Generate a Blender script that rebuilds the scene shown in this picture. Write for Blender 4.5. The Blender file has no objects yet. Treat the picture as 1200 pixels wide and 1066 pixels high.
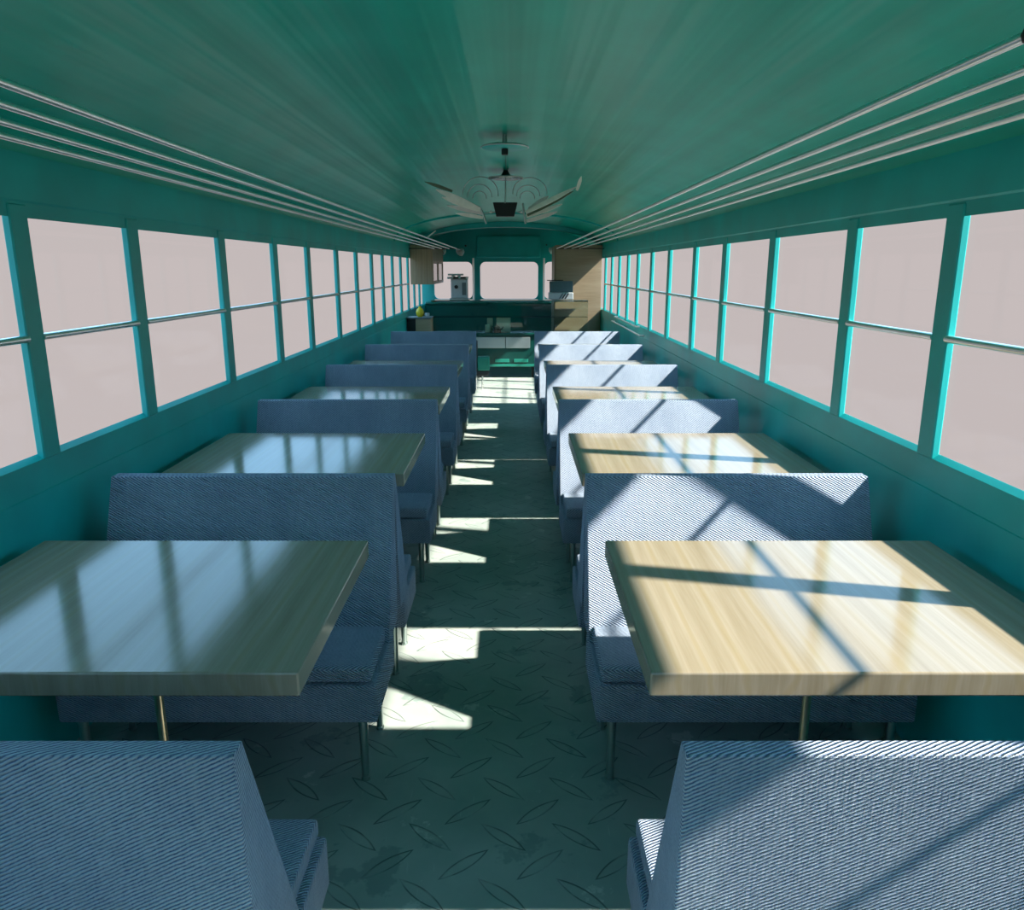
import bpy, bmesh, math, random
from mathutils import Vector, Matrix

random.seed(7)
S = 0.66                    # metres per design unit; everything below is laid out in design units
FLOOR = 2.25                # camera height above the floor
SC = bpy.context.scene
COL = SC.collection

# ------------------------------------------------------------------ camera, sky, sun, exposure
cam = bpy.data.cameras.new('camera')
cam.sensor_fit = 'HORIZONTAL'; cam.sensor_width = 36.0; cam.lens = 27.0
cam.clip_start = 0.02; cam.clip_end = 500
cob = bpy.data.objects.new('camera', cam); COL.objects.link(cob)
cob.location = (0.11 * S, 0, FLOOR * S)
cob.rotation_euler = (math.radians(90 - 13.62), 0, 0)
SC.camera = cob

W = bpy.data.worlds.new('sky'); SC.world = W; W.use_nodes = True
nt = W.node_tree; nt.nodes.clear()
wo = nt.nodes.new('ShaderNodeOutputWorld'); bg = nt.nodes.new('ShaderNodeBackground')
tc = nt.nodes.new('ShaderNodeTexCoord'); sx = nt.nodes.new('ShaderNodeSeparateXYZ')
cr = nt.nodes.new('ShaderNodeValToRGB'); cr.color_ramp.interpolation = 'EASE'
nt.links.new(tc.outputs['Generated'], sx.inputs[0]); nt.links.new(sx.outputs['Z'], cr.inputs[0])
e = cr.color_ramp.elements
e[0].position = 0.10; e[0].color = (0.571, 0.508, 0.503, 1)
e[1].position = 0.22; e[1].color = (0.93, 1.80, 2.75, 1)
nt.links.new(cr.outputs[0], bg.inputs[0]); bg.inputs[1].default_value = 1.0
nt.links.new(bg.outputs[0], wo.inputs[0])

sun = bpy.data.lights.new('sun', 'SUN'); sun.energy = 17.0; sun.color = (1.0, 0.93, 0.83); sun.angle = 0.028
so = bpy.data.objects.new('sun', sun); COL.objects.link(so)
so.rotation_euler = Vector((-1.06, 0.254, -1.0)).to_track_quat('-Z', 'Y').to_euler()
so.location = (20, -5, 20)

SC.view_settings.view_transform = 'Standard'; SC.view_settings.look = 'None'
SC.view_settings.exposure = 0.0; SC.view_settings.gamma = 1.0
SC.view_settings.use_curve_mapping = False
SC.cycles.max_bounces = 10; SC.cycles.diffuse_bounces = 6; SC.cycles.glossy_bounces = 5
SC.cycles.transparent_max_bounces = 40; SC.cycles.sample_clamp_indirect = 6.0
SC.cycles.use_denoising = True

# ------------------------------------------------------------------ node helper
class NT:
    def __init__(s, name):
        s.m = bpy.data.materials.new(name); s.m.use_nodes = True; s.t = s.m.node_tree; s.t.nodes.clear()
        s.out = s.t.nodes.new('ShaderNodeOutputMaterial')
    def n(s, typ, **kw):
        nd = s.t.nodes.new(typ)
        for k, v in kw.items(): setattr(nd, k, v)
        return nd
    def put(s, sock, v):
        if isinstance(v, bpy.types.NodeSocket): s.t.links.new(v, sock)
        else: sock.default_value = v
    def math(s, op, a, b=0.0, c=0.0, clamp=False):
        nd = s.n('ShaderNodeMath', operation=op); nd.use_clamp = clamp
        s.put(nd.inputs[0], a); s.put(nd.inputs[1], b); s.put(nd.inputs[2], c); return nd.outputs[0]
    def mix(s, f, a, b, blend='MIX'):
        nd = s.n('ShaderNodeMix', data_type='RGBA', blend_type=blend)
        s.put(nd.inputs[0], f)
        s.put(nd.inputs[6], a if not isinstance(a, tuple) else (*a, 1)); s.put(nd.inputs[7], b if not isinstance(b, tuple) else (*b, 1))
        return nd.outputs[2]
    def ramp(s, f, p0, c0, p1, c1):
        nd = s.n('ShaderNodeValToRGB'); s.put(nd.inputs[0], f)
        el = nd.color_ramp.elements; el[0].position = p0; el[1].position = p1
        el[0].color = (*c0, 1) if isinstance(c0, tuple) else (c0, c0, c0, 1)
        el[1].color = (*c1, 1) if isinstance(c1, tuple) else (c1, c1, c1, 1)
        return nd.outputs[0]
    def noise(s, vec, scale, detail=3.0, rough=0.5, dist=0.0):
        nd = s.n('ShaderNodeTexNoise'); s.put(nd.inputs['Vector'], vec)
        nd.inputs['Scale'].default_value = scale; nd.inputs['Detail'].default_value = detail
        nd.inputs['Roughness'].default_value = rough; nd.inputs['Distortion'].default_value = dist
        return nd.outputs['Fac']
    def mapping(s, vec, scale=(1, 1, 1), rot=(0, 0, 0), loc=(0, 0, 0)):
        nd = s.n('ShaderNodeMapping'); s.put(nd.inputs[0], vec)
        nd.inputs['Scale'].default_value = scale; nd.inputs['Rotation'].default_value = rot; nd.inputs['Location'].default_value = loc
        return nd.outputs[0]
    def bump(s, h, strength, dist=0.01):
        nd = s.n('ShaderNodeBump'); s.put(nd.inputs['Height'], h)
        nd.inputs['Strength'].default_value = strength; nd.inputs['Distance'].default_value = dist
        return nd.outputs[0]
    def bsdf(s, color, rough=0.5, metal=0.0, normal=None, spec=0.5):
        b = s.n('ShaderNodeBsdfPrincipled')
        s.put(b.inputs['Base Color'], color if not isinstance(color, tuple) else (*color, 1))
        s.put(b.inputs['Roughness'], rough); s.put(b.inputs['Metallic'], metal)
        s.put(b.inputs['Specular IOR Level'], spec)
        if normal is not None: s.put(b.inputs['Normal'], normal)
        s.t.links.new(b.outputs[0], s.out.inputs[0]); return b

def obj_coord(k): return k.n('ShaderNodeTexCoord').outputs['Object']
def uv_coord(k): return k.n('ShaderNodeTexCoord').outputs['UV']

def mat_paint(name, col, rough=0.32, var=0.25, bumpk=0.05, ripple=False):
    k = NT(name); o = k.n('ShaderNodeNewGeometry').outputs['Position']
    n1 = k.noise(o, 3.0, 4); n2 = k.noise(o, 180.0, 2)
    dark = tuple(c * (1 - var) for c in col)
    c = k.mix(k.ramp(n1, 0.35, 0.0, 0.7, 1.0), dark, col)
    r = k.math('ADD', k.math('MULTIPLY', n1, 0.18), rough - 0.09)
    hh = n2
    if ripple:     # rolled sheet metal: gentle lengthwise waves, plus reflection streaks painted into the colour
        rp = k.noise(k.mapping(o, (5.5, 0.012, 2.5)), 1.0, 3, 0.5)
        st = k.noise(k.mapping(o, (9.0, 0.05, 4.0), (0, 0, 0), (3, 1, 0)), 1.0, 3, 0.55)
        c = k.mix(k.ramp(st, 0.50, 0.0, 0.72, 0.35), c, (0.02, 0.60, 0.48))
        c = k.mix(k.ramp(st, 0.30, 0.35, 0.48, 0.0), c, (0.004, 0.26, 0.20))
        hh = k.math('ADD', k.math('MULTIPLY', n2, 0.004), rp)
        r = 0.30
    k.bsdf(c, r, 0, k.bump(hh, bumpk if not ripple else 0.4, 0.002 if not ripple else 0.05), 0.5 if not ripple else 0.16); return k.m

def mat_plain(name, col, rough=0.5, metal=0.0, nscale=40.0, var=0.1):
    k = NT(name); o = obj_coord(k); n = k.noise(o, nscale, 3)
    c = k.mix(n, tuple(x * (1 - var) for x in col), tuple(min(1, x * (1 + var)) for x in col))
    k.bsdf(c, k.math('ADD', k.math('MULTIPLY', n, 0.1), max(0.0, rough - 0.05)), metal); return k.m

def mat_wood(name, light, dark, rough, along='Y', end_freq=1.0):
    k = NT(name); o = obj_coord(k)
    sc = {'Y': (9, 0.55, 1.0), 'X': (0.55, 9, 9), 'Z': (9, 9, 0.55)}[along]
    big = k.noise(k.mapping(o, sc), 0.8, 4, 0.55, 0.6)
    sc2 = tuple((v * 14 if v > 1 else v * 7) for v in sc)
    fine = k.noise(k.mapping(o, sc2), 1.0, 3, 0.6)
    w = k.n('ShaderNodeTexWave'); w.wave_type = 'BANDS'; w.bands_direction = 'X' if along != 'X' else 'Y'
    k.put(w.inputs['Vector'], k.mapping(o, (1.0, 0.06, 1.0) if along == 'Y' else ((0.06, 1, 1) if along == 'X' else (1, 1, 0.06))))
    w.inputs['Scale'].default_value = 4.2; w.inputs['Distortion'].default_value = 5.5; w.inputs['Detail'].default_value = 2.5
    w.inputs['Detail Scale'].default_value = 1.2
    f = k.math('ADD', k.math('MULTIPLY', big, 0.40), k.math('MULTIPLY', w.outputs['Fac'], 0.20))
    f = k.math('ADD', f, k.math('MULTIPLY', fine, 0.50))
    c = k.ramp(f, 0.34, dark, 0.74, light)
    c = k.mix(k.ramp(w.outputs['Fac'], 0.82, 0.0, 1.0, 0.4), c, tuple(q * z for q, z in zip(dark, (1.0, 0.92, 0.62))))
    k.bsdf(c, k.math('ADD', k.math('MULTIPLY', fine, 0.12), rough - 0.06), 0, k.bump(fine, 0.025, 0.001)); return k.m

def mat_denim():
    k = NT('blue_denim_cloth'); uv = uv_coord(k)
    w = k.n('ShaderNodeTexWave'); w.wave_type = 'BANDS'; w.bands_direction = 'Y'; w.wave_profile = 'SIN'
    nz = k.noise(k.mapping(uv, (60, 60, 60)), 1.0, 2)
    k.put(w.inputs['Vector'], k.mapping(uv, (1, 1, 1), (0, 0, math.radians(-27))))
    # one twill rib is about 6 mm wide
    w.inputs['Scale'].default_value = 0.314 / 0.0062
    w.inputs['Distortion'].default_value = 2.0; w.inputs['Detail'].default_value = 2.0
    w.inputs['Detail Scale'].default_value = 0.9; w.inputs['Detail Roughness'].default_value = 0.6
    slub = k.noise(k.mapping(uv, (260, 18, 1)), 1.0, 3, 0.6)
    slub2 = k.noise(k.mapping(uv, (22, 300, 1)), 1.0, 2, 0.6)
    fade = k.noise(k.mapping(uv, (5, 3, 1)), 1.0, 4, 0.55)
    streak = k.noise(k.mapping(uv, (26, 1.2, 1)), 1.0, 2, 0.5)
    h = k.math('ADD', w.outputs['Fac'], k.math('MULTIPLY', k.math('ADD', slub, slub2), 0.45))
    base = k.mix(k.ramp(h, 0.40, 0.0, 1.10, 1.0), (0.026, 0.082, 0.24), (0.62, 0.745, 0.87))
    base = k.mix(k.ramp(fade, 0.35, 0.32, 0.7, 0.0), base, (0.10, 0.18, 0.33))
    base = k.mix(k.ramp(streak, 0.5, 0.0, 0.75, 0.30), base, (0.50, 0.60, 0.70))
    b = k.bsdf(base, 0.9, 0, k.bump(h, 1.0, 0.0095), 0.15)
    b.inputs['Sheen Weight'].default_value = 0.15
    return k.m

def mat_floor():
    k = NT('worn_diamond_plate'); pos = k.n('ShaderNodeNewGeometry').outputs['Position']
    sp = k.n('ShaderNodeSeparateXYZ'); k.put(sp.inputs[0], pos)
    P = 0.197
    def lens(ox, oy, ang):
        u = k.math('SUBTRACT', k.math('FRACT', k.math('ADD', k.math('DIVIDE', sp.outputs['X'], P), 50 + ox)), 0.5)
        v = k.math('SUBTRACT', k.math('FRACT', k.math('ADD', k.math('DIVIDE', sp.outputs['Y'], P), 50 + oy)), 0.5)
        c, s_ = math.cos(ang), math.sin(ang)
        a = k.math('ADD', k.math('MULTIPLY', u, c), k.math('MULTIPLY', v, s_))
        b = k.math('SUBTRACT', k.math('MULTIPLY', v, c), k.math('MULTIPLY', u, s_))
        t = k.math('DIVIDE', a, 0.40)
        w = k.math('MULTIPLY', k.math('SUBTRACT', 1.0, k.math('MULTIPLY', t, t)), 0.085)   # half width of the lug here
        d = k.math('SUBTRACT', w, k.math('ABSOLUTE', b))
        return d
    d = k.math('MAXIMUM', lens(0.26, -0.47, math.radians(-40)), lens(0.76, 0.03, math.radians(40)))
    lug = k.ramp(d, 0.0, 0.0, 0.022, 1.0)
    # thin dark line round every lug
    edge = k.math('SUBTRACT', 1.0, k.math('MULTIPLY', k.math('ABSOLUTE', k.math('SUBTRACT', d, 0.004)), 65.0), clamp=True)
    wear = k.noise(pos, 2.3, 5, 0.6); fine = k.noise(pos, 60.0, 3); brk = k.noise(pos, 9.0, 3)
    edge = k.math('MULTIPLY', edge, k.ramp(brk, 0.36, 0.15, 0.52, 1.0))
    scr = k.noise(k.mapping(pos, (120, 9, 1), (0, 0, 0.7)), 1.0, 2, 0.5)
    base = k.mix(k.ramp(wear, 0.38, 0.0, 0.62, 1.0), (0.27, 0.335, 0.305), (0.37, 0.415, 0.38))
    stain = k.noise(k.mapping(pos, (1, 1, 1), (0, 0, 0), (7, 3, 0)), 4.5, 6, 0.68)
    base = k.mix(k.ramp(stain, 0.61, 0.0, 0.64, 0.7), base, (0.55, 0.58, 0.53))
    stain2 = k.noise(k.mapping(pos, (1, 1, 1), (0, 0, 0), (17, 5, 0)), 3.5, 5, 0.65)
    base = k.mix(k.ramp(stain2, 0.60, 0.0, 0.63, 0.5), base, (0.12, 0.20, 0.19))
    base = k.mix(k.math('MULTIPLY', k.ramp(scr, 0.70, 0.0, 0.76, 1.0), 0.35), base, (0.5, 0.55, 0.52))
    base = k.mix(k.math('MULTIPLY', edge, 0.9), base, (0.03, 0.05, 0.05))
    h = k.math('ADD', lug, k.math('MULTIPLY', fine, 0.06))
    k.bsdf(base, k.math('ADD', 0.36, k.math('MULTIPLY', fine, 0.2)), 0.0, k.bump(h, 0.5, 0.004), 0.45)
    return k.m

def mat_chrome(name, col=(0.80, 0.80, 0.78), rough=0.16):
    k = NT(name); o = obj_coord(k); n = k.noise(k.mapping(o, (2, 2, 2)), 1.0, 2)
    k.bsdf(k.mix(n, tuple(c * .9 for c in col), col), k.math('ADD', k.math('MULTIPLY', n, 0.1), rough), 1.0); return k.m

def mat_pane(name, tint, refl=1.0):
    k = NT(name)
    tr = k.n('ShaderNodeBsdfTransparent'); tr.inputs[0].default_value = (*tint, 1)
    gl = k.n('ShaderNodeBsdfGlossy'); gl.inputs['Roughness'].default_value = 0.02
    fr = k.n('ShaderNodeFresnel'); fr.inputs[0].default_value = 1.45
    nz = k.noise(obj_coord(k), 3.0, 2)
    f = k.math('MULTIPLY', fr.outputs[0], k.math('MULTIPLY', k.math('ADD', k.math('MULTIPLY', nz, 0.2), 0.9), refl))
    mx = k.n('ShaderNodeMixShader'); k.put(mx.inputs[0], f)
    k.t.links.new(tr.outputs[0], mx.inputs[1]); k.t.links.new(gl.outputs[0], mx.inputs[2]); k.t.links.new(mx.outputs[0], k.out.inputs[0])
    return k.m

TEAL = mat_paint('teal_wall_paint', (0.008, 0.500, 0.470), 0.42)
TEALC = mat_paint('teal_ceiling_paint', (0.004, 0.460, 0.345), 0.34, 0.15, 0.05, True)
TEALD = mat_paint('dark_teal_paint', (0.006, 0.075, 0.062), 0.25)
TEALM = mat_paint('mid_teal_paint', (0.012, 0.21, 0.165), 0.3)
TEALB = mat_paint('bright_teal_paint', (0.015, 0.26, 0.19), 0.4)
DENIM = mat_denim()
FLOORM = mat_floor()
OAK = mat_wood('pale_oak_tabletop', (0.275, 0.240, 0.175), (0.205, 0.170, 0.110), 0.13, 'Y')
PLYH = mat_wood('pale_plywood_wide_grain', (0.38, 0.31, 0.20), (0.24, 0.18, 0.105), 0.5, 'X')
PLYV = mat_wood('pale_plywood_upright_grain', (0.38, 0.31, 0.20), (0.24, 0.18, 0.105), 0.5, 'Z')
CHROME = mat_chrome('polished_chrome', (0.96, 0.95, 0.92), 0.27)
STEEL = mat_chrome('brushed_steel', (0.55, 0.60, 0.60), 0.38)
LEGM = mat_chrome('dull_leg_metal', (0.42, 0.50, 0.48), 0.3)
BRASS = mat_chrome('pale_brass', (0.72, 0.58, 0.38), 0.25)
BLACK = mat_plain('black_plastic', (0.006, 0.006, 0.007), 0.45)
WHITE = mat_plain('white_enamel', (0.75, 0.72, 0.68), 0.4)
CREAM = mat_plain('cream_metal', (0.90, 0.88, 0.78), 0.4, 0.0, 30, 0.15)
GREYL = mat_plain('grey_lid', (0.10, 0.14, 0.15), 0.4)
GREYM = mat_plain('light_grey_metal', (0.42, 0.48, 0.50), 0.35, 0.3)
YELLOW = mat_plain('yellow_plastic', (0.75, 0.55, 0.02), 0.4)
CARD = mat_plain('pale_card', (0.72, 0.84, 0.66), 0.7)
DARKUP = mat_plain('dark_upholstery', (0.012, 0.018, 0.022), 0.6)
PANE = mat_pane('clear_window_glass', (0.999, 0.999, 0.999), 0.03)
CASEG = mat_pane('tinted_case_glass', (0.86, 0.93, 0.90), 1.3)
FROST = mat_plain('milky_door_glass', (0.75, 0.80, 0.80), 0.25)

# ------------------------------------------------------------------ mesh helpers (a, y, z in design units)
def box(bm, x0, x1, y0, y1, z0, z1, bev=0.0, seg=2):
    vs = [bm.verts.new((x, y, z)) for x in (x0, x1) for y in (y0, y1) for z in (z0, z1)]
    q = [(0, 1, 3, 2), (4, 6, 7, 5), (0, 4, 5, 1), (2, 3, 7, 6), (0, 2, 6, 4), (1, 5, 7, 3)]
    fs = [bm.faces.new([vs[i] for i in f]) for f in q]
    if bev > 0:
        es = list({e_ for f in fs for e_ in f.edges})
        bmesh.ops.bevel(bm, geom=es, offset=bev, segments=seg, profile=0.5, affect='EDGES')
def prism(bm, pts, axis, t0, t1, bev=0.0, seg=2):
    """closed outline pts; axis 'X': pts are (y,z); 'Y': pts are (x,z); 'Z': pts are (x,y)"""
    def V(p, t): return {'X': (t, p[0], p[1]), 'Y': (p[0], t, p[1]), 'Z': (p[0], p[1], t)}[axis]
    a = [bm.verts.new(V(p, t0)) for p in pts]; b = [bm.verts.new(V(p, t1)) for p in pts]
    n = len(pts); fs = [bm.faces.new(a), bm.faces.new(b[::-1])]
    for i in range(n): fs.append(bm.faces.new([a[i], b[i], b[(i + 1) % n], a[(i + 1) % n]]))
    if bev > 0:
        es = list({e_ for f in fs for e_ in f.edges})
        bmesh.ops.bevel(bm, geom=es, offset=bev, segments=seg, profile=0.5, affect='EDGES')
def tube(bm, pts, r, seg=12, r1=None, close=True):
    pts = [Vector(p) for p in pts]; n = len(pts); rings = []
    up = Vector((0, 0, 1))
    for i, p in enumerate(pts):
        d = (pts[min(i + 1, n - 1)] - pts[max(i - 1, 0)]).normalized()
        ref = up if abs(d.dot(up)) < 0.95 else Vector((1, 0, 0))
        s = d.cross(ref).normalized(); t = s.cross(d)
        rr = r if r1 is None else r + (r1 - r) * i / (n - 1)
        rings.append([bm.verts.new(p + (s * math.cos(q) + t * math.sin(q)) * rr) for q in [2 * math.pi * j / seg for j in range(seg)]])
    for i in range(n - 1):
        for j in range(seg):
            bm.faces.new([rings[i][j], rings[i][(j + 1) % seg], rings[i + 1][(j + 1) % seg], rings[i + 1][j]])
    if close: bm.faces.new(rings[0][::-1]); bm.faces.new(rings[-1])
def lathe(bm, prof, c, seg=24, axis='Z'):
    rings = []
    for r, t in prof:
        ring = []
        for j in range(seg):
            q = 2 * math.pi * j / seg; x, y = r * math.cos(q), r * math.sin(q)
            ring.append(bm.verts.new((c[0] + x, c[1] + y, c[2] + t) if axis == 'Z' else ((c[0] + t, c[1] + x, c[2] + y) if axis == 'X' else (c[0] + x, c[1] + t, c[2] + y))))
        rings.append(ring)
    for a, b in zip(rings, rings[1:]):
        for j in range(seg): bm.faces.new([a[j], a[(j + 1) % seg], b[(j + 1) % seg], b[j]])
    bm.faces.new(rings[0][::-1]); bm.faces.new(rings[-1])

def ring(bm, c, R_, r, seg=40):
    tube(bm, [(c[0] + R_ * math.cos(2 * math.pi * i / seg), c[1] + R_ * math.sin(2 * math.pi * i / seg), c[2]) for i in range(seg + 1)], r, 8)
def obj(name, bm, m, parent=None, smooth=False, origin=None, flip=False):
    """link bm as ONE mesh object; design units become metres; box-projected uv in metres"""
    bmesh.ops.recalc_face_normals(bm, faces=bm.faces)
    bmesh.ops.scale(bm, vec=(S, S, S), verts=bm.verts)
    if origin is None and parent is None:
        xs = [v.co for v in bm.verts]
        origin = ((min(v.x for v in xs) + max(v.x for v in xs)) / 2, (min(v.y for v in xs) + max(v.y for v in xs)) / 2, min(v.z for v in xs))
    elif origin is not None: origin = tuple(c * S for c in origin)
    else: origin = (0, 0, 0)
    if parent is None: bmesh.ops.translate(bm, vec=[-c for c in origin], verts=bm.verts)
    uvl = bm.loops.layers.uv.new('uv')
    for f in bm.faces:
        n = f.normal; ax = max(range(3), key=lambda i: abs(n[i]))
        for l in f.loops:
            c = l.vert.co
            l[uvl].uv = (c.y, c.z) if ax == 0 else ((c.x, c.z) if ax == 1 else (c.x, c.y))
        f.smooth = smooth
    me = bpy.data.meshes.new(name); bm.to_mesh(me); bm.free()
    me.materials.append(m)
    o = bpy.data.objects.new(name, me); COL.objects.link(o)
    if parent is not None: o.parent = parent
    else: o.location = origin
    if smooth:
        try: me.set_sharp_from_angle(angle=math.radians(40))
        except Exception: pass
    return o
def B(): return bmesh.new()
def thing(name, label, cat, loc, rz=0.0, group=None):
    o = bpy.data.objects.new(name, None); COL.objects.link(o); o.empty_display_size = 0.1
    o.location = tuple(c * S for c in loc); o.rotation_euler = (0, 0, rz)
    o['label'] = label; o['category'] = cat
    if group: o['group'] = group
    return o
def tag(o, label, cat, group=None):
    o['label'] = label; o['category'] = cat
    if group: o['group'] = group
    return o
def struct(name, bm, m, label=None, parent=None, smooth=False):
    o = obj(name, bm, m, parent, smooth)
    if parent is None:
        o['kind'] = 'structure'
        if label: o['label'] = label
    return o
def dup(root, loc, rz, label):
    r = root.copy(); COL.objects.link(r); r.location = tuple(c * S for c in loc); r.rotation_euler = (0, 0, rz); r['label'] = label
    for ch in list(root.children):
        c = ch.copy(); COL.objects.link(c); c.parent = r
        for g in list(ch.children):
            d = g.copy(); COL.objects.link(d); d.parent = c
    return r

# ------------------------------------------------------------------ the bus shell
Y0, Y1 = -1.30, 19.30
WA, WI, WO = 2.030, 2.040, 2.064          # lower panel, upper inner face, outer face
def Z(h): return FLOOR - h
SILL_I, SILL_O, HEAD, SEAM, STRIP, COVE = Z(0.846), Z(0.824), Z(-0.218), Z(0.99), Z(-0.286), Z(-0.49)
RISE = 0.50

b = B(); box(b, -2.10, 2.10, Y0, Y1, -0.06, 0.0)
struct('floor', b, FLOORM, 'worn teal-grey diamond plate floor running the length of the bus')

for s, nm in ((-1, 'left'), (1, 'right')):
    b = B()
    prism(b, [(s * WA, 0), (s * WA, SEAM), (s * (WA + 0.004), SEAM + 0.004), (s * (WA + 0.006), SILL_I), (s * WO, SILL_O), (s * 2.067, SILL_O - 0.001), (s * 2.067, 0)], 'Y', Y0, Y1)
    prism(b, [(s * WO, HEAD + 0.04), (s * (WA + 0.006), HEAD), (s * (WA + 0.006), STRIP - 0.004), (s * WA, STRIP + 0.006), (s * WA, COVE), (s * 2.13, COVE), (s * 2.13, HEAD + 0.11), (s * 2.067, HEAD + 0.05)], 'Y', Y0, Y1)
    struct('wall_' + nm, b, TEAL, 'teal painted metal side wall %s of the aisle, above and below its windows' % nm)

N = 40
def arc(a, rise, n=N, z0=None):
    z0 = COVE if z0 is None else z0
    return [(a * math.cos(math.pi * i / n), z0 + rise * math.sin(math.pi * i / n)) for i in range(n + 1)]
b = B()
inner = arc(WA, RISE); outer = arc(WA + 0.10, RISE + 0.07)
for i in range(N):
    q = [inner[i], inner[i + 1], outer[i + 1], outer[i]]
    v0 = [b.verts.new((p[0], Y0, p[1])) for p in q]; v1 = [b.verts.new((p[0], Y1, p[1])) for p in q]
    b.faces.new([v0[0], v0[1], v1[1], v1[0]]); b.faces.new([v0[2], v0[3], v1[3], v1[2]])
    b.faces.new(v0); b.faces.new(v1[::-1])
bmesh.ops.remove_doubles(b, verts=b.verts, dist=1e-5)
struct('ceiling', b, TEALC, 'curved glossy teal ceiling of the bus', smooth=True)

# rib arches of the roof near the front cap
def rib(n, y0, y1, depth, m=TEAL):
    b = B(); o_ = arc(WA - 0.001, RISE - 0.001); i_ = arc(WA - depth * 0.6, RISE - depth)
    for k in range(N):
        q = [o_[k], o_[k + 1], i_[k + 1], i_[k]]
        v0 = [b.verts.new((p[0], y0, p[1])) for p in q]; v1 = [b.verts.new((p[0], y1, p[1])) for p in q]
        b.faces.new([v0[2], v0[3], v1[3], v1[2]]); b.faces.new(v0); b.faces.new(v1[::-1])
    bmesh.ops.remove_doubles(b, verts=b.verts, dist=1e-5)
    struct('trim_%d' % n, b, m, 'teal roof rib arching across the ceiling near the front, number %d' % n if False else None, smooth=True)['label'] = \
        {1: 'shallow teal roof rib behind the hanging ornament', 2: 'deeper dark teal roof arch just before the front end wall'}[n]
rib(1, 14.4, 14.5, 0.035); rib(2, 17.3, 17.6, 0.11)

# window posts (far edges measured from the photograph) and the windows between them
FAR = [-1.00, 0.15, 1.40, 2.535, 3.545, 4.575, 5.94, 7.25, 8.42, 9.78, 11.0, 12.2, 13.23, 14.3, 15.35, 16.4, 17.4, 18.35]
PW = 0.130
tn, wn = 3, 1
ordn = ['', 'first', 'second', 'third', 'fourth', 'fifth', 'sixth', 'seventh', 'eighth', 'ninth', 'tenth', 'eleventh', 'twelfth', 'thirteenth', 'fourteenth', 'fifteenth', 'sixteenth', 'seventeenth', 'eighteenth', 'nineteenth', 'twentieth']
for s, nm in ((-1, 'left'), (1, 'right')):
    for i, yf in enumerate(FAR):
        b = B()
        x0, x1 = sorted((s * (WA - 0.002), s * 2.0655))
        box(b, x0, x1, yf - PW, yf, SILL_I - 0.004, STRIP - 0.012, 0.006, 1)
        k = i - 3
        struct('trim_%d' % tn, b, TEAL, ('teal window post on the %s wall, %s in view counted from the camera' % (nm, ordn[k])) if k > 0 else 'teal window post on the %s wall behind the camera, %s from the rear' % (nm, ordn[i + 1]))
        tn += 1
    edges = [Y0 + 0.1] + FAR + [Y1 - 0.25]
    for i in range(len(edges) - 1):
        ya = edges[i]; yb = edges[i + 1] - PW if i + 1 < len(edges) - 1 else edges[i + 1]
        if yb - ya < 0.1: continue
        b = B(); px0, px1 = sorted((s * 2.060, s * 2.064)); box(b, px0, px1, ya + 0.001, yb - 0.001, SILL_O - 0.002, HEAD + 0.03)
        k = i - 2
        w = struct('window_%d' % wn, b, PANE, ('side window on the %s wall, %s in view counted from the camera' % (nm, ordn[k])) if k > 0 else 'side window on the %s wall behind the camera, %s from the rear' % (nm, ordn[i + 1]))
        ox, oy, oz = w.location
        if yb < 17:
            b = B(); zb = Z(0.302); xb = s * 2.036
            tube(b, [(xb, ya - 0.01, zb), (xb, yb + 0.01, zb)], 0.017, 12)
            p = obj('guard_bar', b, CHROME, w, True); p.location = (-ox, -oy, -oz)
        wn += 1

# rear wall with its door and windows (behind the camera)
b = B(); shell = arc(WO + 0.02, RISE + 0.03)
def wall_panel(bm, y0, y1, x0, x1, z0, z1): box(bm, x0, x1, y0, y1, z0, z1)
b = B()
box(b, -2.10, -0.55, Y0 - 0.08, Y0, 0, 1.30); box(b, 0.55, 2.10, Y0 - 0.08, Y0, 0, 1.30)
box(b, -2.10, -1.85, Y0 - 0.08, Y0, 1.30, 2.45); box(b, -0.75, -0.55, Y0 - 0.08, Y0, 1.30, 2.45)
box(b, 1.85, 2.10, Y0 - 0.08, Y0, 1.30, 2.45); box(b, 0.55, 0.75, Y0 - 0.08, Y0, 1.30, 2.45)
prism(b, [(-2.10, 2.45), (2.10, 2.45)] + [(x * 1.03, z + 0.02) for x, z in arc(WA, RISE)], 'Y', Y0 - 0.08, Y0)
struct('wall_rear', b, TEAL, 'teal rear end wall of the bus behind the camera')
b = B(); box(b, -0.55, 0.55, Y0 - 0.07, Y0 - 0.01, 0.0, 1.30); box(b, -0.55, -0.42, Y0 - 0.07, Y0 - 0.01, 1.30, 2.45); box(b, 0.42, 0.55, Y0 - 0.07, Y0 - 0.01, 1.30, 2.45); box(b, -0.42, 0.42, Y0 - 0.07, Y0 - 0.01, 2.30, 2.45)
struct('door_1', b, TEAL, 'teal emergency door in the rear wall behind the camera')
for x0, x1 in ((-1.85, -0.75), (-0.42, 0.42), (0.75, 1.85)):
    b = B(); box(b, x0, x1, Y0 - 0.05, Y0 - 0.045, 1.30, 2.45 if abs(x0) > 0.5 else 2.30)
    struct('window_%d' % wn, b, PANE, 'glass pane in the rear wall behind the camera, between x %s' % '' if False else None)['label'] = \
        {-1.85: 'rear wall window behind the camera, left of the emergency door', -0.42: 'window in the rear emergency door behind the camera', 0.75: 'rear wall window behind the camera, right of the emergency door'}[x0]
    wn += 1

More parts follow.
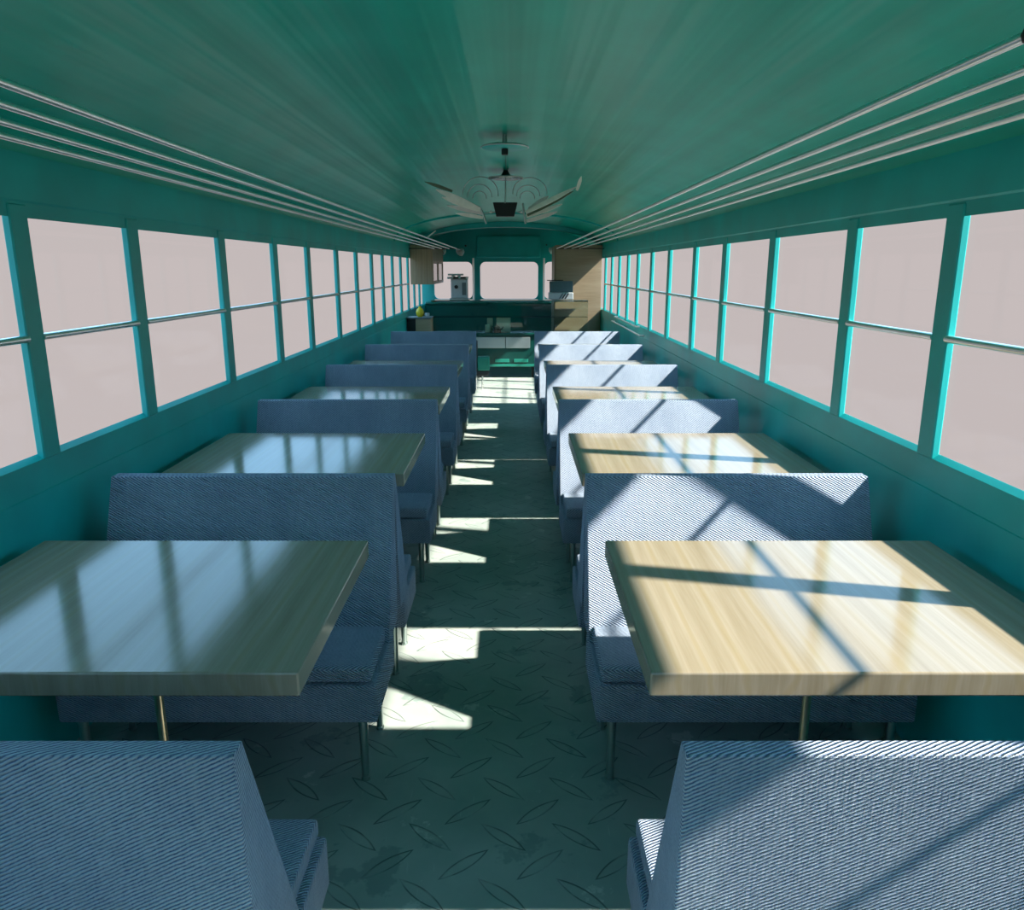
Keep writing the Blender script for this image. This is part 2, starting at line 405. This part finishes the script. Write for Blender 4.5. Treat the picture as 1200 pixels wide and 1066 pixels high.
# ------------------------------------------------------------------ front end wall with three rounded windscreens
def rrect(x0, x1, z0, z1, r, n=6):
    pts = []
    for cx, cz, a0 in ((x1 - r, z1 - r, 0), (x0 + r, z1 - r, 90), (x0 + r, z0 + r, 180), (x1 - r, z0 + r, 270)):
        for i in range(n + 1):
            q = math.radians(a0 + 90 * i / n); pts.append((cx + r * math.cos(q), cz + r * math.sin(q)))
    return pts
WZ0, WZ1 = Z(0.72), Z(-0.165)
WINS = [(-1.80, -0.86), (-0.67, 0.75), (0.90, 1.84)]
b = B()
ys, yt = Y1, Y1 + 0.10
# lower and upper bands and the piers
top = [(-2.10, WZ1), (2.10, WZ1)] + [(x * 1.03, z + 0.02) for x, z in arc(WA, RISE)]
prism(b, top, 'Y', ys, yt)
box(b, -2.10, 2.10, ys, yt, 0, WZ0)
xs = [-2.10] + [v for w_ in WINS for v in w_] + [2.10]
for i in range(0, len(xs), 2): box(b, xs[i], xs[i + 1], ys, yt, WZ0, WZ1)
for x0, x1 in WINS:      # rounded corner fillets
    r = 0.13
    for cx, cz, sx_, sz_ in ((x0, WZ0, 1, 1), (x1, WZ0, -1, 1), (x0, WZ1, 1, -1), (x1, WZ1, -1, -1)):
        pts = [(cx, cz)] + [(cx + sx_ * (r - r * math.sin(q)), cz + sz_ * (r - r * math.cos(q))) for q in [math.pi / 2 * j / 6 for j in range(7)]]
        prism(b, pts, 'Y', ys + 0.001, yt - 0.001)
struct('wall_front', b, TEAL, 'dark teal front end wall around the three windscreens')
for i, (x0, x1) in enumerate(WINS):
    b = B(); prism(b, rrect(x0 + 0.004, x1 - 0.004, WZ0 + 0.004, WZ1 - 0.004, 0.13), 'Y', ys + 0.045, ys + 0.051)
    w = struct('window_%d' % wn, b, PANE, ['left windscreen behind the tall steel coffee machine', 'wide centre windscreen in the front end wall', 'right windscreen partly hidden by the plywood cupboard'][i]); wn += 1
# destination box panel and dash
b = B(); box(b, -0.75, 0.80, Y1 - 0.10, Y1, Z(-0.78), Z(-0.26), 0.03, 2)
tag(obj('sign_box', b, TEAL), 'flat teal destination box above the centre windscreen', 'sign box')
b = B()
prism(b, [(18.62, Z(0.86)), (18.55, Z(0.80)), (18.60, Z(0.76)), (19.29, Z(0.735)), (19.29, 0.0), (18.85, 0.0), (18.75, 0.9)], 'X', -1.95, 1.95, 0.01, 1)
D = obj('dashboard', b, TEALM); tag(D, 'teal dashboard ledge under the windscreens at the front of the bus', 'dashboard')

# ------------------------------------------------------------------ booth benches
def make_bench(label, loc, rz, D=0.715, rear=0.001, front=0.036):
    t = thing('booth_bench', label, 'bench', loc, rz, 'blue denim booth benches')
    hw = 0.699
    b = B(); box(b, -hw, hw, 0.20, D, 0.315, 0.498, 0.012, 2)
    obj('seat_base', b, DENIM, t)
    b = B(); prism(b, [(0.300, 0.508), (D - 0.007, 0.508), (D - 0.007, 0.560), (D - 0.027, 0.579), (0.300, 0.579)], 'X', -hw + 0.022, hw - 0.022, 0.010, 2)
    obj('seat_cushion', b, DENIM, t)
    b = B(); prism(b, [(rear, 1.25), (0.065 if rear > 0 else 0.025, 0.500), (0.335, 0.500), (front, 1.25)], 'X', -hw, hw, 0.005, 2)
    obj('backrest', b, DENIM, t)
    for x in (-hw + 0.075, hw - 0.075):
        for y in (0.27, D - 0.055):
            b = B(); tube(b, [(x, y, 0.325), (x, y, 0.012)], 0.022, 14, 0.016); tube(b, [(x, y, 0.014), (x, y, 0.0)], 0.020, 14, 0.020)
            obj('leg', b, LEGM, t, True)
    return t
M = [1.448 + 2.26 * i for i in range(6)]
AC = 1.178
protos = {}
rowname = ['nearest', 'second', 'third', 'fourth', 'fifth', 'last']
for s, nm in ((-1, 'left'), (1, 'right')):
    for r, m in enumerate(M):
        for f in (1, -1):
            if (r == 0 and f == -1) or (r == 5 and f == 1): continue
            if r == 0: lab = 'blue denim booth bench %s of the aisle, nearest the camera, back turned' % nm
            elif r == 5: lab = 'blue denim booth bench %s of the aisle, last before the glass counter, facing the camera' % nm
            elif f == -1: lab = 'blue denim booth bench %s of aisle in %s row, seat facing the camera' % (nm, rowname[r])
            else: lab = 'blue denim booth bench %s of aisle in %s row, back turned to the camera' % (nm, rowname[r])
            loc = (s * AC, m, 0); rz = 0 if f == 1 else math.pi
            key = 'single' if r in (0, 5) else f          # single benches at either end have a thicker back edge
            if key in protos: dup(protos[key], loc, rz, lab)
            else: protos[key] = make_bench(lab, loc, rz, *{'single': (0.645, -0.020, 0.036), 1: (0.680, 0.001, 0.036), -1: (0.715, 0.001, 0.036)}[key])

# ------------------------------------------------------------------ tables
def make_table(label, loc, rz):
    t = thing('booth_table', label, 'table', loc, rz, 'oak booth tables')
    b = B(); box(b, -0.706, 0.706, -0.565, 0.565, 1.023, 1.101, 0.006, 2)
    obj('tabletop', b, OAK, t)
    b = B(); tube(b, [(0, 0, 0.02), (0, 0, 1.015)], 0.0165, 16)
    obj('pedestal', b, BRASS, t, True)
    b = B(); lathe(b, [(0.20, 0.0), (0.20, 0.010), (0.06, 0.022), (0.02, 0.03)], (0, 0, 0), 28)
    obj('floor_plate', b, BRASS, t, True)
    b = B(); box(b, -0.12, 0.12, -0.12, 0.12, 1.011, 1.0232)
    obj('mounting_plate', b, LEGM, t)
    return t
t0 = None
tr_ = ['nearest the camera', 'second from the camera', 'third from the camera', 'fourth from the camera', 'farthest from the camera']
look = {-1: 'mirroring the sky', 1: 'sunlit'}
for s, nm in ((-1, 'left'), (1, 'right')):
    for i in range(5):
        lab = 'pale oak booth table %s of the aisle, %s' % (nm, tr_[i]) + (', ' + look[s] if i < 2 else '')
        loc = (s * 1.222, 2.60 + 2.25 * i, 0); rz = 0
        if t0 is None: t0 = make_table(lab, loc, rz)
        else: dup(t0, loc, rz, lab)

# ------------------------------------------------------------------ luggage racks: four chrome rails each
RA = [1.044, 1.197, 1.353, 1.507]; RZ = Z(-0.41)
for s, nm in ((-1, 'left'), (1, 'right')):
    t = thing('luggage_rack', 'overhead rack of four chrome rails along the %s wall above the windows' % nm, 'luggage rack', (s * 1.275, 9.0, RZ), 0, 'chrome overhead racks')
    for a in RA:
        x = s * (a - 1.275)
        b = B(); tube(b, [(x, 1.522 - 9, 0), (x, 16.52 - 9, 0)], 0.0105, 14); obj('rail', b, CHROME, t, True)
        for y in (1.522 - 9, 16.52 - 9):
            b = B(); lathe(b, [(0.004, -0.016), (0.012, -0.012), (0.016, 0), (0.012, 0.012), (0.004, 0.016)], (x, y, 0), 16); obj('end_cap', b, BLACK, t, True)
    for y in (1.50 - 9, 16.53 - 9):
        b = B(); tube(b, [(s * (RA[0] - 1.275), y, 0.0), (s * (WA + 0.0 - 1.275), y, 0.0)], 0.010, 10)
        obj('bracket', b, BLACK, t, True)

# ------------------------------------------------------------------ ceiling fittings
def ceil_z(a): return COVE + RISE * math.sqrt(max(0, 1 - (a / WA) ** 2))
zt = ceil_z(0.05)
t = thing('ceiling_lamp', 'round shallow ceiling fitting with a black centre, nearer the camera than the winged ornament', 'ceiling lamp', (0.055, 6.24, zt))
b = B(); lathe(b, [(0.165, -0.100), (0.178, -0.095), (0.178, -0.085), (0.15, -0.075), (0.03, -0.073)], (0, 0, 0), 32); obj('disc', b, TEAL, t, True)
b = B(); ring(b, (0, 0, -0.090), 0.180, 0.006); obj('rim', b, STEEL, t, True)
b = B(); box(b, -0.025, 0.025, -0.03, 0.03, -0.145, -0.100, 0.006, 1); obj('centre_block', b, BLACK, t)
b = B(); tube(b, [(0, 0, -0.055), (0, 0, 0.0)], 0.018, 10); obj('stem', b, STEEL, t, True)
b = B(); tube(b, [(0.055, 6.36, zt - 0.012), (0.052, 8.25, zt - 0.012)], 0.006, 8)
tag(obj('conduit', b, TEALB, None, True), 'thin conduit running along the ceiling between the round fitting and the ornament', 'conduit')

OY = 8.4
t = thing('hanging_ornament', 'hanging ornament with black box, pale feathered wings and wire hoops', 'ornament', (0.045, OY, zt))
CAMA = 0.11
def px(u, v, y=OY, dy=0.0):
    """a point of the ornament, in its own frame"""
    f = 900.0; th = math.radians(13.62); vp = (v - 533) / f
    F = math.cos(th) - vp * math.sin(th); Zr = -(math.sin(th) + vp * math.cos(th)); yy = y + dy
    return (CAMA + (u - 600) / f * yy / F - 0.045, yy - OY, FLOOR + Zr / F * yy - zt)
b = B(); lathe(b, [(0.15, -0.088), (0.175, -0.082), (0.178, -0.070), (0.05, -0.05), (0.02, 0.0)], (0, 0, 0), 32); obj('canopy', b, TEALD, t, True)
b = B(); ring(b, (0, 0, -0.075), 0.180, 0.006); obj('canopy_rim', b, STEEL, t, True)
p = px(592, 238)
b = B(); tube(b, [(0, 0, -0.05), (p[0], p[1], p[2])], 0.007, 8); obj('stem', b, STEEL, t, True)
b = B()
q0, q1, q2, q3 = px(577.5, 237), px(606.5, 237), px(602.5, 253.5), px(581.5, 253.5)
prism(b, [(q[0], q[2]) for q in (q0, q1, q2, q3)], 'Y', 0.0, 0.10, 0.004, 1); obj('black_box', b, BLACK, t)
for u in (575, 610.5):
    c = px(u, 248); b = B(); lathe(b, [(0.006, -0.014), (0.014, -0.006), (0.014, 0.006), (0.006, 0.014)], (c[0], 0.03, c[2]), 12, 'X'); obj('knob', b, WHITE, t, True)
def feather(wing, tip, root, w, m=CREAM, curl=0.012, tilt=0.25):
    T, R_ = Vector(tip), Vector(root); d = T - R_; L = d.length; d.normalize()
    side = d.cross(Vector((0, 1, 0))).normalized(); nrm = side.cross(d)
    side = (side * math.cos(tilt) + nrm * math.sin(tilt)).normalized(); nrm = side.cross(d).normalized()
    b = B(); n = 10; th_ = 0.005; rows = []
    for i in range(n + 1):
        q = i / n; ww = w * (0.55 + 0.9 * q - 1.35 * q ** 3) if q < 1 else w * 0.12
        c = R_ + d * (L * q) + nrm * (curl * math.sin(math.pi * q))
        rows.append([b.verts.new(c - side * ww + nrm * th_), b.verts.new(c + nrm * (th_ + 0.010)), b.verts.new(c + side * ww + nrm * th_), b.verts.new(c + side * ww - nrm * th_), b.verts.new(c - side * ww - nrm * th_)])
    for i in range(n):
        for j in range(5): b.faces.new([rows[i][j], rows[i][(j + 1) % 5], rows[i + 1][(j + 1) % 5], rows[i + 1][j]])
    b.faces.new(rows[0][::-1]); b.faces.new(rows[-1])
    return obj('feather', b, m, wing, True)
OLIVE = mat_plain('dull_olive_metal', (0.10, 0.16, 0.10), 0.5, 0.0, 30, 0.3)
for side, bar, fs in ((-1, ((562, 242), (566, 250), (570, 262)),
                       [((498, 213), (530, 224), .020, OLIVE), ((511, 222), (563, 246), .040, CREAM), ((518, 231), (560, 246), .032, CREAM), ((524, 241), (566, 250), .030, WHITE), ((534, 250), (566, 255), .024, CREAM)]),
                      (1, ((613, 238), (614, 250), (616, 262)),
                       [((681, 207), (676, 223), .022, CREAM), ((675, 219), (616, 249), .030, CREAM), ((672, 224), (618, 252), .022, OLIVE), ((643, 230), (620, 246), .040, WHITE), ((659, 239), (617, 253), .028, CREAM), ((653, 248), (617, 259), .026, WHITE)])):
    b = B(); tube(b, [px(*q, dy=0.03) for q in bar], 0.010, 10); w = obj('wing', b, STEEL, t, True)
    for i, (tp, rt, ww, m_) in enumerate(fs): feather(w, px(*tp, dy=-0.12 + 0.05 * i), px(*rt, dy=0.03 * i), ww, m_)
    c = px(590 - 8 if side < 0 else 606, 248); b = B(); e_ = px(*bar[1], dy=0.03)
    tube(b, [(c[0], 0.03, c[2]), e_], 0.006, 8); obj('wing_arm', b, STEEL, t, True)
for cu, cv, ru, rv in ((563, 228, 21, 21), (562, 230, 14, 14), (562, 232, 8, 8), (621, 226, 20, 18), (619, 229, 13.5, 12), (618, 232, 8.5, 8)):
    b = B(); tube(b, [px(cu + ru * math.cos(q), cv - rv * math.sin(q)) for q in [math.radians(-5 + 190 * i / 28) for i in range(29)]], 0.0045, 8)
    obj('hoop', b, STEEL, t, True)

# ------------------------------------------------------------------ front service area
CY = 16.25
t = thing('display_counter', 'glass-fronted display counter across the bus in front of the windscreens', 'counter', (0.05, CY, 0))
xl, xr = -1.62, 1.64; zg0, zg1 = 0.955, Z(0.645)
b = B(); box(b, xl, xr, 0.0, 0.55, 0.235, 0.90, 0.01, 1); obj('cabinet_body', b, TEALD, t)
b = B(); box(b, xl - 0.02, xr + 0.02, -0.03, 0.58, 0.90, 0.945, 0.008, 1); obj('worktop', b, TEALD, t)
for x0, x1 in ((-0.72, -0.08), (-0.07, 0.44)):
    b = B(); box(b, x0, x1, -0.022, 0.0, 0.63, 0.86, 0.006, 1); obj('steel_panel', b, STEEL, t)
b = B(); box(b, xl, xr, -0.015, 0.0, 0.24, 0.29, 0.005, 1); obj('kick_strip', b, TEALB, t)
for x in (-0.30, 0.10):
    b = B(); box(b, x, x + 0.30, -0.018, 0.0, 0.33, 0.40, 0.005, 1); obj('vent_slat', b, TEALB, t)
for x in (xl + 0.1, -0.6, 0.5, xr - 0.1):
    b = B(); tube(b, [(x, 0.08, 0.24), (x, 0.08, 0.0)], 0.025, 12); obj('foot', b, BLACK, t, True)
b = B(); pr = [(0.0, zg0 - 0.01), (0.0, zg1 - 0.06), (0.02, zg1 - 0.02), (0.06, zg1), (0.55, zg1)]
for (p0, p1) in zip(pr, pr[1:]):
    dx, dz = p1[0] - p0[0], p1[1] - p0[1]; L = math.hypot(dx, dz); nx, nz = -dz / L * 0.008, dx / L * 0.008
    vs = [b.verts.new((x, p[0] + k_ * nx, p[1] - k_ * abs(nz) if False else p[1] + k_ * nz)) for x in (xl, xr) for p, k_ in ((p0, 0), (p1, 0), (p1, 1), (p0, 1))]
    for f in ((0, 1, 2, 3), (7, 6, 5, 4), (0, 4, 5, 1), (3, 2, 6, 7)): b.faces.new([vs[i] for i in f])
bmesh.ops.remove_doubles(b, verts=b.verts, dist=1e-4)
obj('glass_case', b, CASEG, t)
b = B(); tube(b, [(xl, 0.07, zg1 + 0.002), (xr, 0.07, zg1 + 0.002)], 0.008, 8); obj('glass_trim', b, STEEL, t, True)
b = B(); box(b, xl, xr, 0.06, 0.52, 1.26, 1.272); obj('glass_shelf', b, CASEG, t)

def cxy(u, v, y):      # design-unit point for a pixel at depth y (used once, to read positions off the photograph)
    f = 900.0; th = math.radians(13.62); vp = (v - 533) / f
    F = math.cos(th) - vp * math.sin(th); Zr = -(math.sin(th) + vp * math.cos(th))
    return CAMA + (u - 600) / f * y / F, FLOOR + Zr / F * y
# cartons inside the case
b = B(); box(b, -0.22, 0.08, 16.50, 16.70, 0.946, 1.25, 0.006, 1); tag(obj('carton', b, CARD), 'large pale green carton inside the glass counter', 'carton')
b = B(); box(b, -0.46, -0.36, 16.42, 16.52, 0.946, 1.10, 0.005, 1); tag(obj('carton', b, CARD), 'small low pale carton at the left inside the glass counter', 'carton')
b = B(); box(b, -0.42, -0.30, 16.56, 16.66, 0.946, 1.23, 0.005, 1); tag(obj('carton', b, CARD), 'narrow upright pale carton inside the glass counter', 'carton')
t = thing('kettle', 'small dark kettle in front of the pale cartons inside the counter', 'kettle', (-0.20, 16.38, 0.946))
b = B(); lathe(b, [(0.075, 0), (0.085, 0.03), (0.07, 0.10), (0.04, 0.13), (0.012, 0.14), (0.012, 0.155)], (0, 0, 0), 20); obj('body', b, DARKUP, t, True)
b = B(); tube(b, [(0.06, 0, 0.04), (0.11, 0, 0.09), (0.125, 0, 0.12)], 0.012, 8, 0.008); obj('spout', b, DARKUP, t, True)
b = B(); tube(b, [(-0.06, 0, 0.10), (-0.11, 0, 0.12), (-0.12, 0, 0.07), (-0.08, 0, 0.03)], 0.009, 8); obj('handle', b, DARKUP, t, True)

# coffee machine on the counter
zc = zg1 + 0.010
x0, _ = cxy(528.5, 340, CY + 0.2); x1, _ = cxy(548, 340, CY + 0.2)
mx = (x0 + x1) / 2; hw = (x1 - x0) / 2
t = thing('coffee_machine', 'tall steel coffee machine standing on the glass counter before the left windscreen', 'coffee machine', (mx, CY + 0.28, zc))
b = B(); box(b, -hw, hw, -0.12, 0.16, 0.035, 0.43, 0.015, 2); obj('body', b, GREYM, t)
b = B(); box(b, -hw - 0.03, hw + 0.02, -0.17, 0.18, 0.0, 0.035, 0.006, 1); obj('drip_tray', b, STEEL, t)
b = B(); box(b, -hw - 0.07, hw + 0.01, -0.17, 0.17, 0.43, 0.475, 0.008, 1); obj('top_tray', b, STEEL, t)
for x in (-0.06, 0.09):
    b = B(); box(b, x - 0.055, x + 0.055, -0.176, -0.168, 0.436, 0.468); obj('control_strip', b, BLACK, t)
b = B(); box(b, -hw - 0.06, hw - 0.09, -0.10, 0.12, 0.50, 0.535, 0.006, 1); obj('cup_rail', b, STEEL, t)
b = B(); box(b, -hw + 0.02, -hw + 0.09, -0.08, 0.0, 0.475, 0.51); box(b, -hw + 0.02 + 0.12, -hw + 0.2, -0.08, 0.0, 0.475, 0.51); obj('cup', b, WHITE, t)
b = B(); lathe(b, [(0.035, -0.16), (0.04, -0.12)], (-0.06, 0, 0.27), 14, 'Y'); obj('group_head', b, BLACK, t, True)
b = B(); tube(b, [(-0.06, -0.15, 0.27), (-0.06, -0.24, 0.265)], 0.012, 8); obj('handle', b, BLACK, t, True)
b = B(); box(b, 0.06, hw - 0.03, -0.124, -0.118, 0.10, 0.36, 0.002, 1); obj('side_vent', b, GREYL, t)

# till with a grey lid
x0, _ = cxy(643, 345, CY + 0.2); x1, _ = cxy(671.5, 345, CY + 0.2); mx = (x0 + x1) / 2; hw = (x1 - x0) / 2
t = thing('sandwich_press', 'steel press with a raised grey lid, on the counter before the plywood cupboard', 'sandwich press', (mx, CY + 0.24, zc))
b = B(); box(b, -hw, hw, -0.16, 0.18, 0.01, 0.155, 0.015, 2); obj('body', b, GREYM, t)
b = B(); prism(b, [(-0.02, 0.16), (0.10, 0.385), (0.14, 0.375), (0.03, 0.155)], 'X', -hw + 0.02, hw, 0.004, 1); obj('lid', b, GREYL, t)
b = B(); tube(b, [(-hw - 0.03, 0.10, 0.40), (hw * 0.2, 0.10, 0.40)], 0.009, 8); obj('lid_handle', b, BLACK, t, True)
for i in range(3):
    b = B(); prism(b, [(-0.05 + i * 0.06, 0.03), (0.02 + i * 0.06, 0.14), (0.05 + i * 0.06, 0.14), (-0.02 + i * 0.06, 0.03)], 'Y', -0.166, -0.158); obj('stripe', b, BLACK if i else GREYL, t)

# plywood cupboard on the right
t = thing('tall_cupboard', 'tall pale plywood cupboard at the right wall beside the counter', 'cupboard', (1.53, 16.85, 0))
b = B(); box(b, -0.495, 0.495, 0.0, 0.05, 0.0, Z(-0.49), 0.004, 1); obj('end_panel', b, PLYH, t)
b = B(); box(b, -0.495, 0.495, 0.051, 1.5, 0.0, Z(-0.487), 0.004, 1); obj('carcass', b, PLYV, t)
b = B(); box(b, -0.512, -0.496, 0.06, 0.75, 0.05, Z(-0.47), 0.003, 1); d = obj('door', b, PLYV, t)
b = B(); tube(b, [(-0.53, 0.68, 1.3), (-0.53, 0.68, 1.5)], 0.008, 8); obj('handle', b, STEEL, d, True)

# wall cabinet on the left, open to the window behind, with two glass doors
t = thing('wall_cabinet', 'pale wooden wall cabinet with glass doors over the left windows', 'cabinet', (-1.80, 16.62, Z(0.32)))
H_ = 0.81
b = B(); box(b, -0.228, 0.245, 0.0, 0.04, 0.0, H_, 0.004, 1); obj('end_panel', b, PLYV, t)
b = B(); box(b, -0.228, 0.245, 0.041, 2.5, H_ - 0.34, H_, 0.004, 1); obj('upper_box', b, PLYV, t)
b = B(); box(b, -0.228, 0.245, 0.041, 2.5, 0.0, 0.03, 0.003, 1); obj('bottom_shelf', b, PLYV, t)
b = B(); box(b, -0.228, 0.245, 2.46, 2.5, 0.031, H_ - 0.341); obj('far_panel', b, PLYV, t)
for y0 in (0.10, 1.30):
    b = B()
    for bb in ((y0, y0 + 1.03, 0.032, 0.07), (y0, y0 + 1.03, H_ - 0.38, H_ - 0.342), (y0, y0 + 0.06, 0.07, H_ - 0.38), (y0 + 0.97, y0 + 1.03, 0.07, H_ - 0.38)):
        box(b, 0.222, 0.243, bb[0], bb[1], bb[2], bb[3])
    d = obj('door', b, PLYV, t)
    b = B(); box(b, 0.230, 0.236, y0 + 0.06, y0 + 0.97, 0.07, H_ - 0.38); obj('door_glass', b, CASEG, d)

# low wooden cabinet at left with the yellow container
xa, _ = cxy(485, 380, 16.2)
t = thing('low_cabinet', 'low wooden cabinet against the left wall at the end of the seats', 'cabinet', (-1.80, 15.72, 0))
b = B(); box(b, -0.04, 0.27, 0.0, 0.42, 0.0, 1.27, 0.005, 1); obj('body', b, PLYH, t)
b = B(); box(b, -0.222, 0.285, -0.02, 0.43, 1.271, 1.30, 0.005, 1); obj('top', b, GREYL, t)
b = B(); box(b, -0.222, -0.041, 0.01, 0.42, 0.0, 1.27, 0.005, 1); obj('side_box', b, BLACK, t)
b = B(); lathe(b, [(0.045, 0), (0.075, 0.04), (0.082, 0.10), (0.06, 0.16), (0.03, 0.18), (0.035, 0.21)], (-1.76, 15.85, 1.30), 20)
tag(obj('yellow_jug', b, YELLOW, None, True), 'small bright yellow jug on top of the low wooden cabinet', 'jug')
b = B(); lathe(b, [(0.05, 0), (0.055, 0.06), (0.05, 0.08)], (-1.62, 15.86, 1.30), 16)
tag(obj('bowl', b, GREYM, None, True), 'small grey bowl on the low cabinet beside the yellow jug', 'bowl')

# chair in the aisle near the counter
t = thing('cafe_chair', 'small dark chair with teal seat box and chrome legs at the aisle end', 'chair', (-0.46, 14.75, 0))
b = B(); box(b, -0.16, -0.09, -0.12, 0.12, 0.38, 0.92, 0.02, 2); obj('backrest', b, DARKUP, t)
b = B(); box(b, -0.15, 0.13, -0.13, 0.13, 0.26, 0.36, 0.02, 2); obj('seat', b, DARKUP, t)
b = B(); box(b, -0.085, 0.14, -0.14, 0.12, 0.362, 0.62, 0.015, 2); obj('seat_box', b, TEALB, t)
for x in (-0.12, 0.0):
    for y in (-0.10, 0.10):
        b = B(); tube(b, [(x, y, 0.26), (x, y, 0.0)], 0.013, 10); obj('leg', b, CHROME, t, True)

# chrome poles beside the centre windscreen
for u, lab in ((554.8, 'chrome pole left of the centre windscreen'), (637.5, 'chrome pole right of the centre windscreen')):
    xx, _ = cxy(u, 326, 19.0)
    b = B(); tube(b, [(xx, 19.0, Z(0.755)), (xx, 19.0, Z(-0.25))], 0.022, 12)
    tag(obj('grab_pole', b, CHROME, None, True), lab, 'pole', 'front grab poles')

# white spot lamps on the front end wall
for u, v, sc_, lab in ((524.5, 287.5, 0.5, 'small white spot lamp next to the left wall cabinet top'), (545, 287.5, 0.72, 'larger white spot lamp over the left windscreen'), (641, 286.5, 0.5, 'white spot lamp beside the plywood cupboard top')):
    xx, zz = cxy(u, v, 19.0)
    t = thing('spot_lamp', lab, 'lamp', (xx, 19.29, zz), 0, 'front wall spot lamps')
    b = B(); tube(b, [(0, 0, 0), (0, -0.12, 0.0)], 0.03 * sc_, 12); obj('mount', b, BLACK, t, True)
    b = B(); lathe(b, [(0.05 * sc_, -0.14), (0.13 * sc_, -0.20), (0.15 * sc_, -0.27), (0.14 * sc_, -0.28), (0.03 * sc_, -0.20)], (0, 0, 0), 20, 'Y'); o = obj('shade', b, WHITE, t, True)
    o.rotation_euler = (math.radians(35), 0, math.radians(-40 if u < 600 else 40))
xx, zz = cxy(507, 272, 15.5)
b = B(); tube(b, [(xx - 0.10, 15.5, zz - 0.09), (xx + 0.06, 15.5, zz + 0.03)], 0.014, 10)
lathe(b, [(0.01, -0.02), (0.024, 0), (0.01, 0.02)], (xx - 0.10, 15.5, zz - 0.09), 12)
tag(obj('ceiling_hook', b, WHITE, None, True), 'short white peg on the ceiling above the left wall cabinet', 'hook')

# small chrome handrail below the right windows
t = thing('wall_handrail', 'pair of short chrome rails low on the right wall beneath the windows', 'handrail', (2.0, 12.7, Z(0.93)))
for dx, dz, yl in ((-0.06, 0.0, 1.6), (-0.06, 0.10, 1.2)):
    b = B(); tube(b, [(0.0, -yl, dz), (dx, -yl, dz), (dx, yl, dz), (0.0, yl, dz)], 0.012, 10); obj('rail', b, CHROME, t, True)
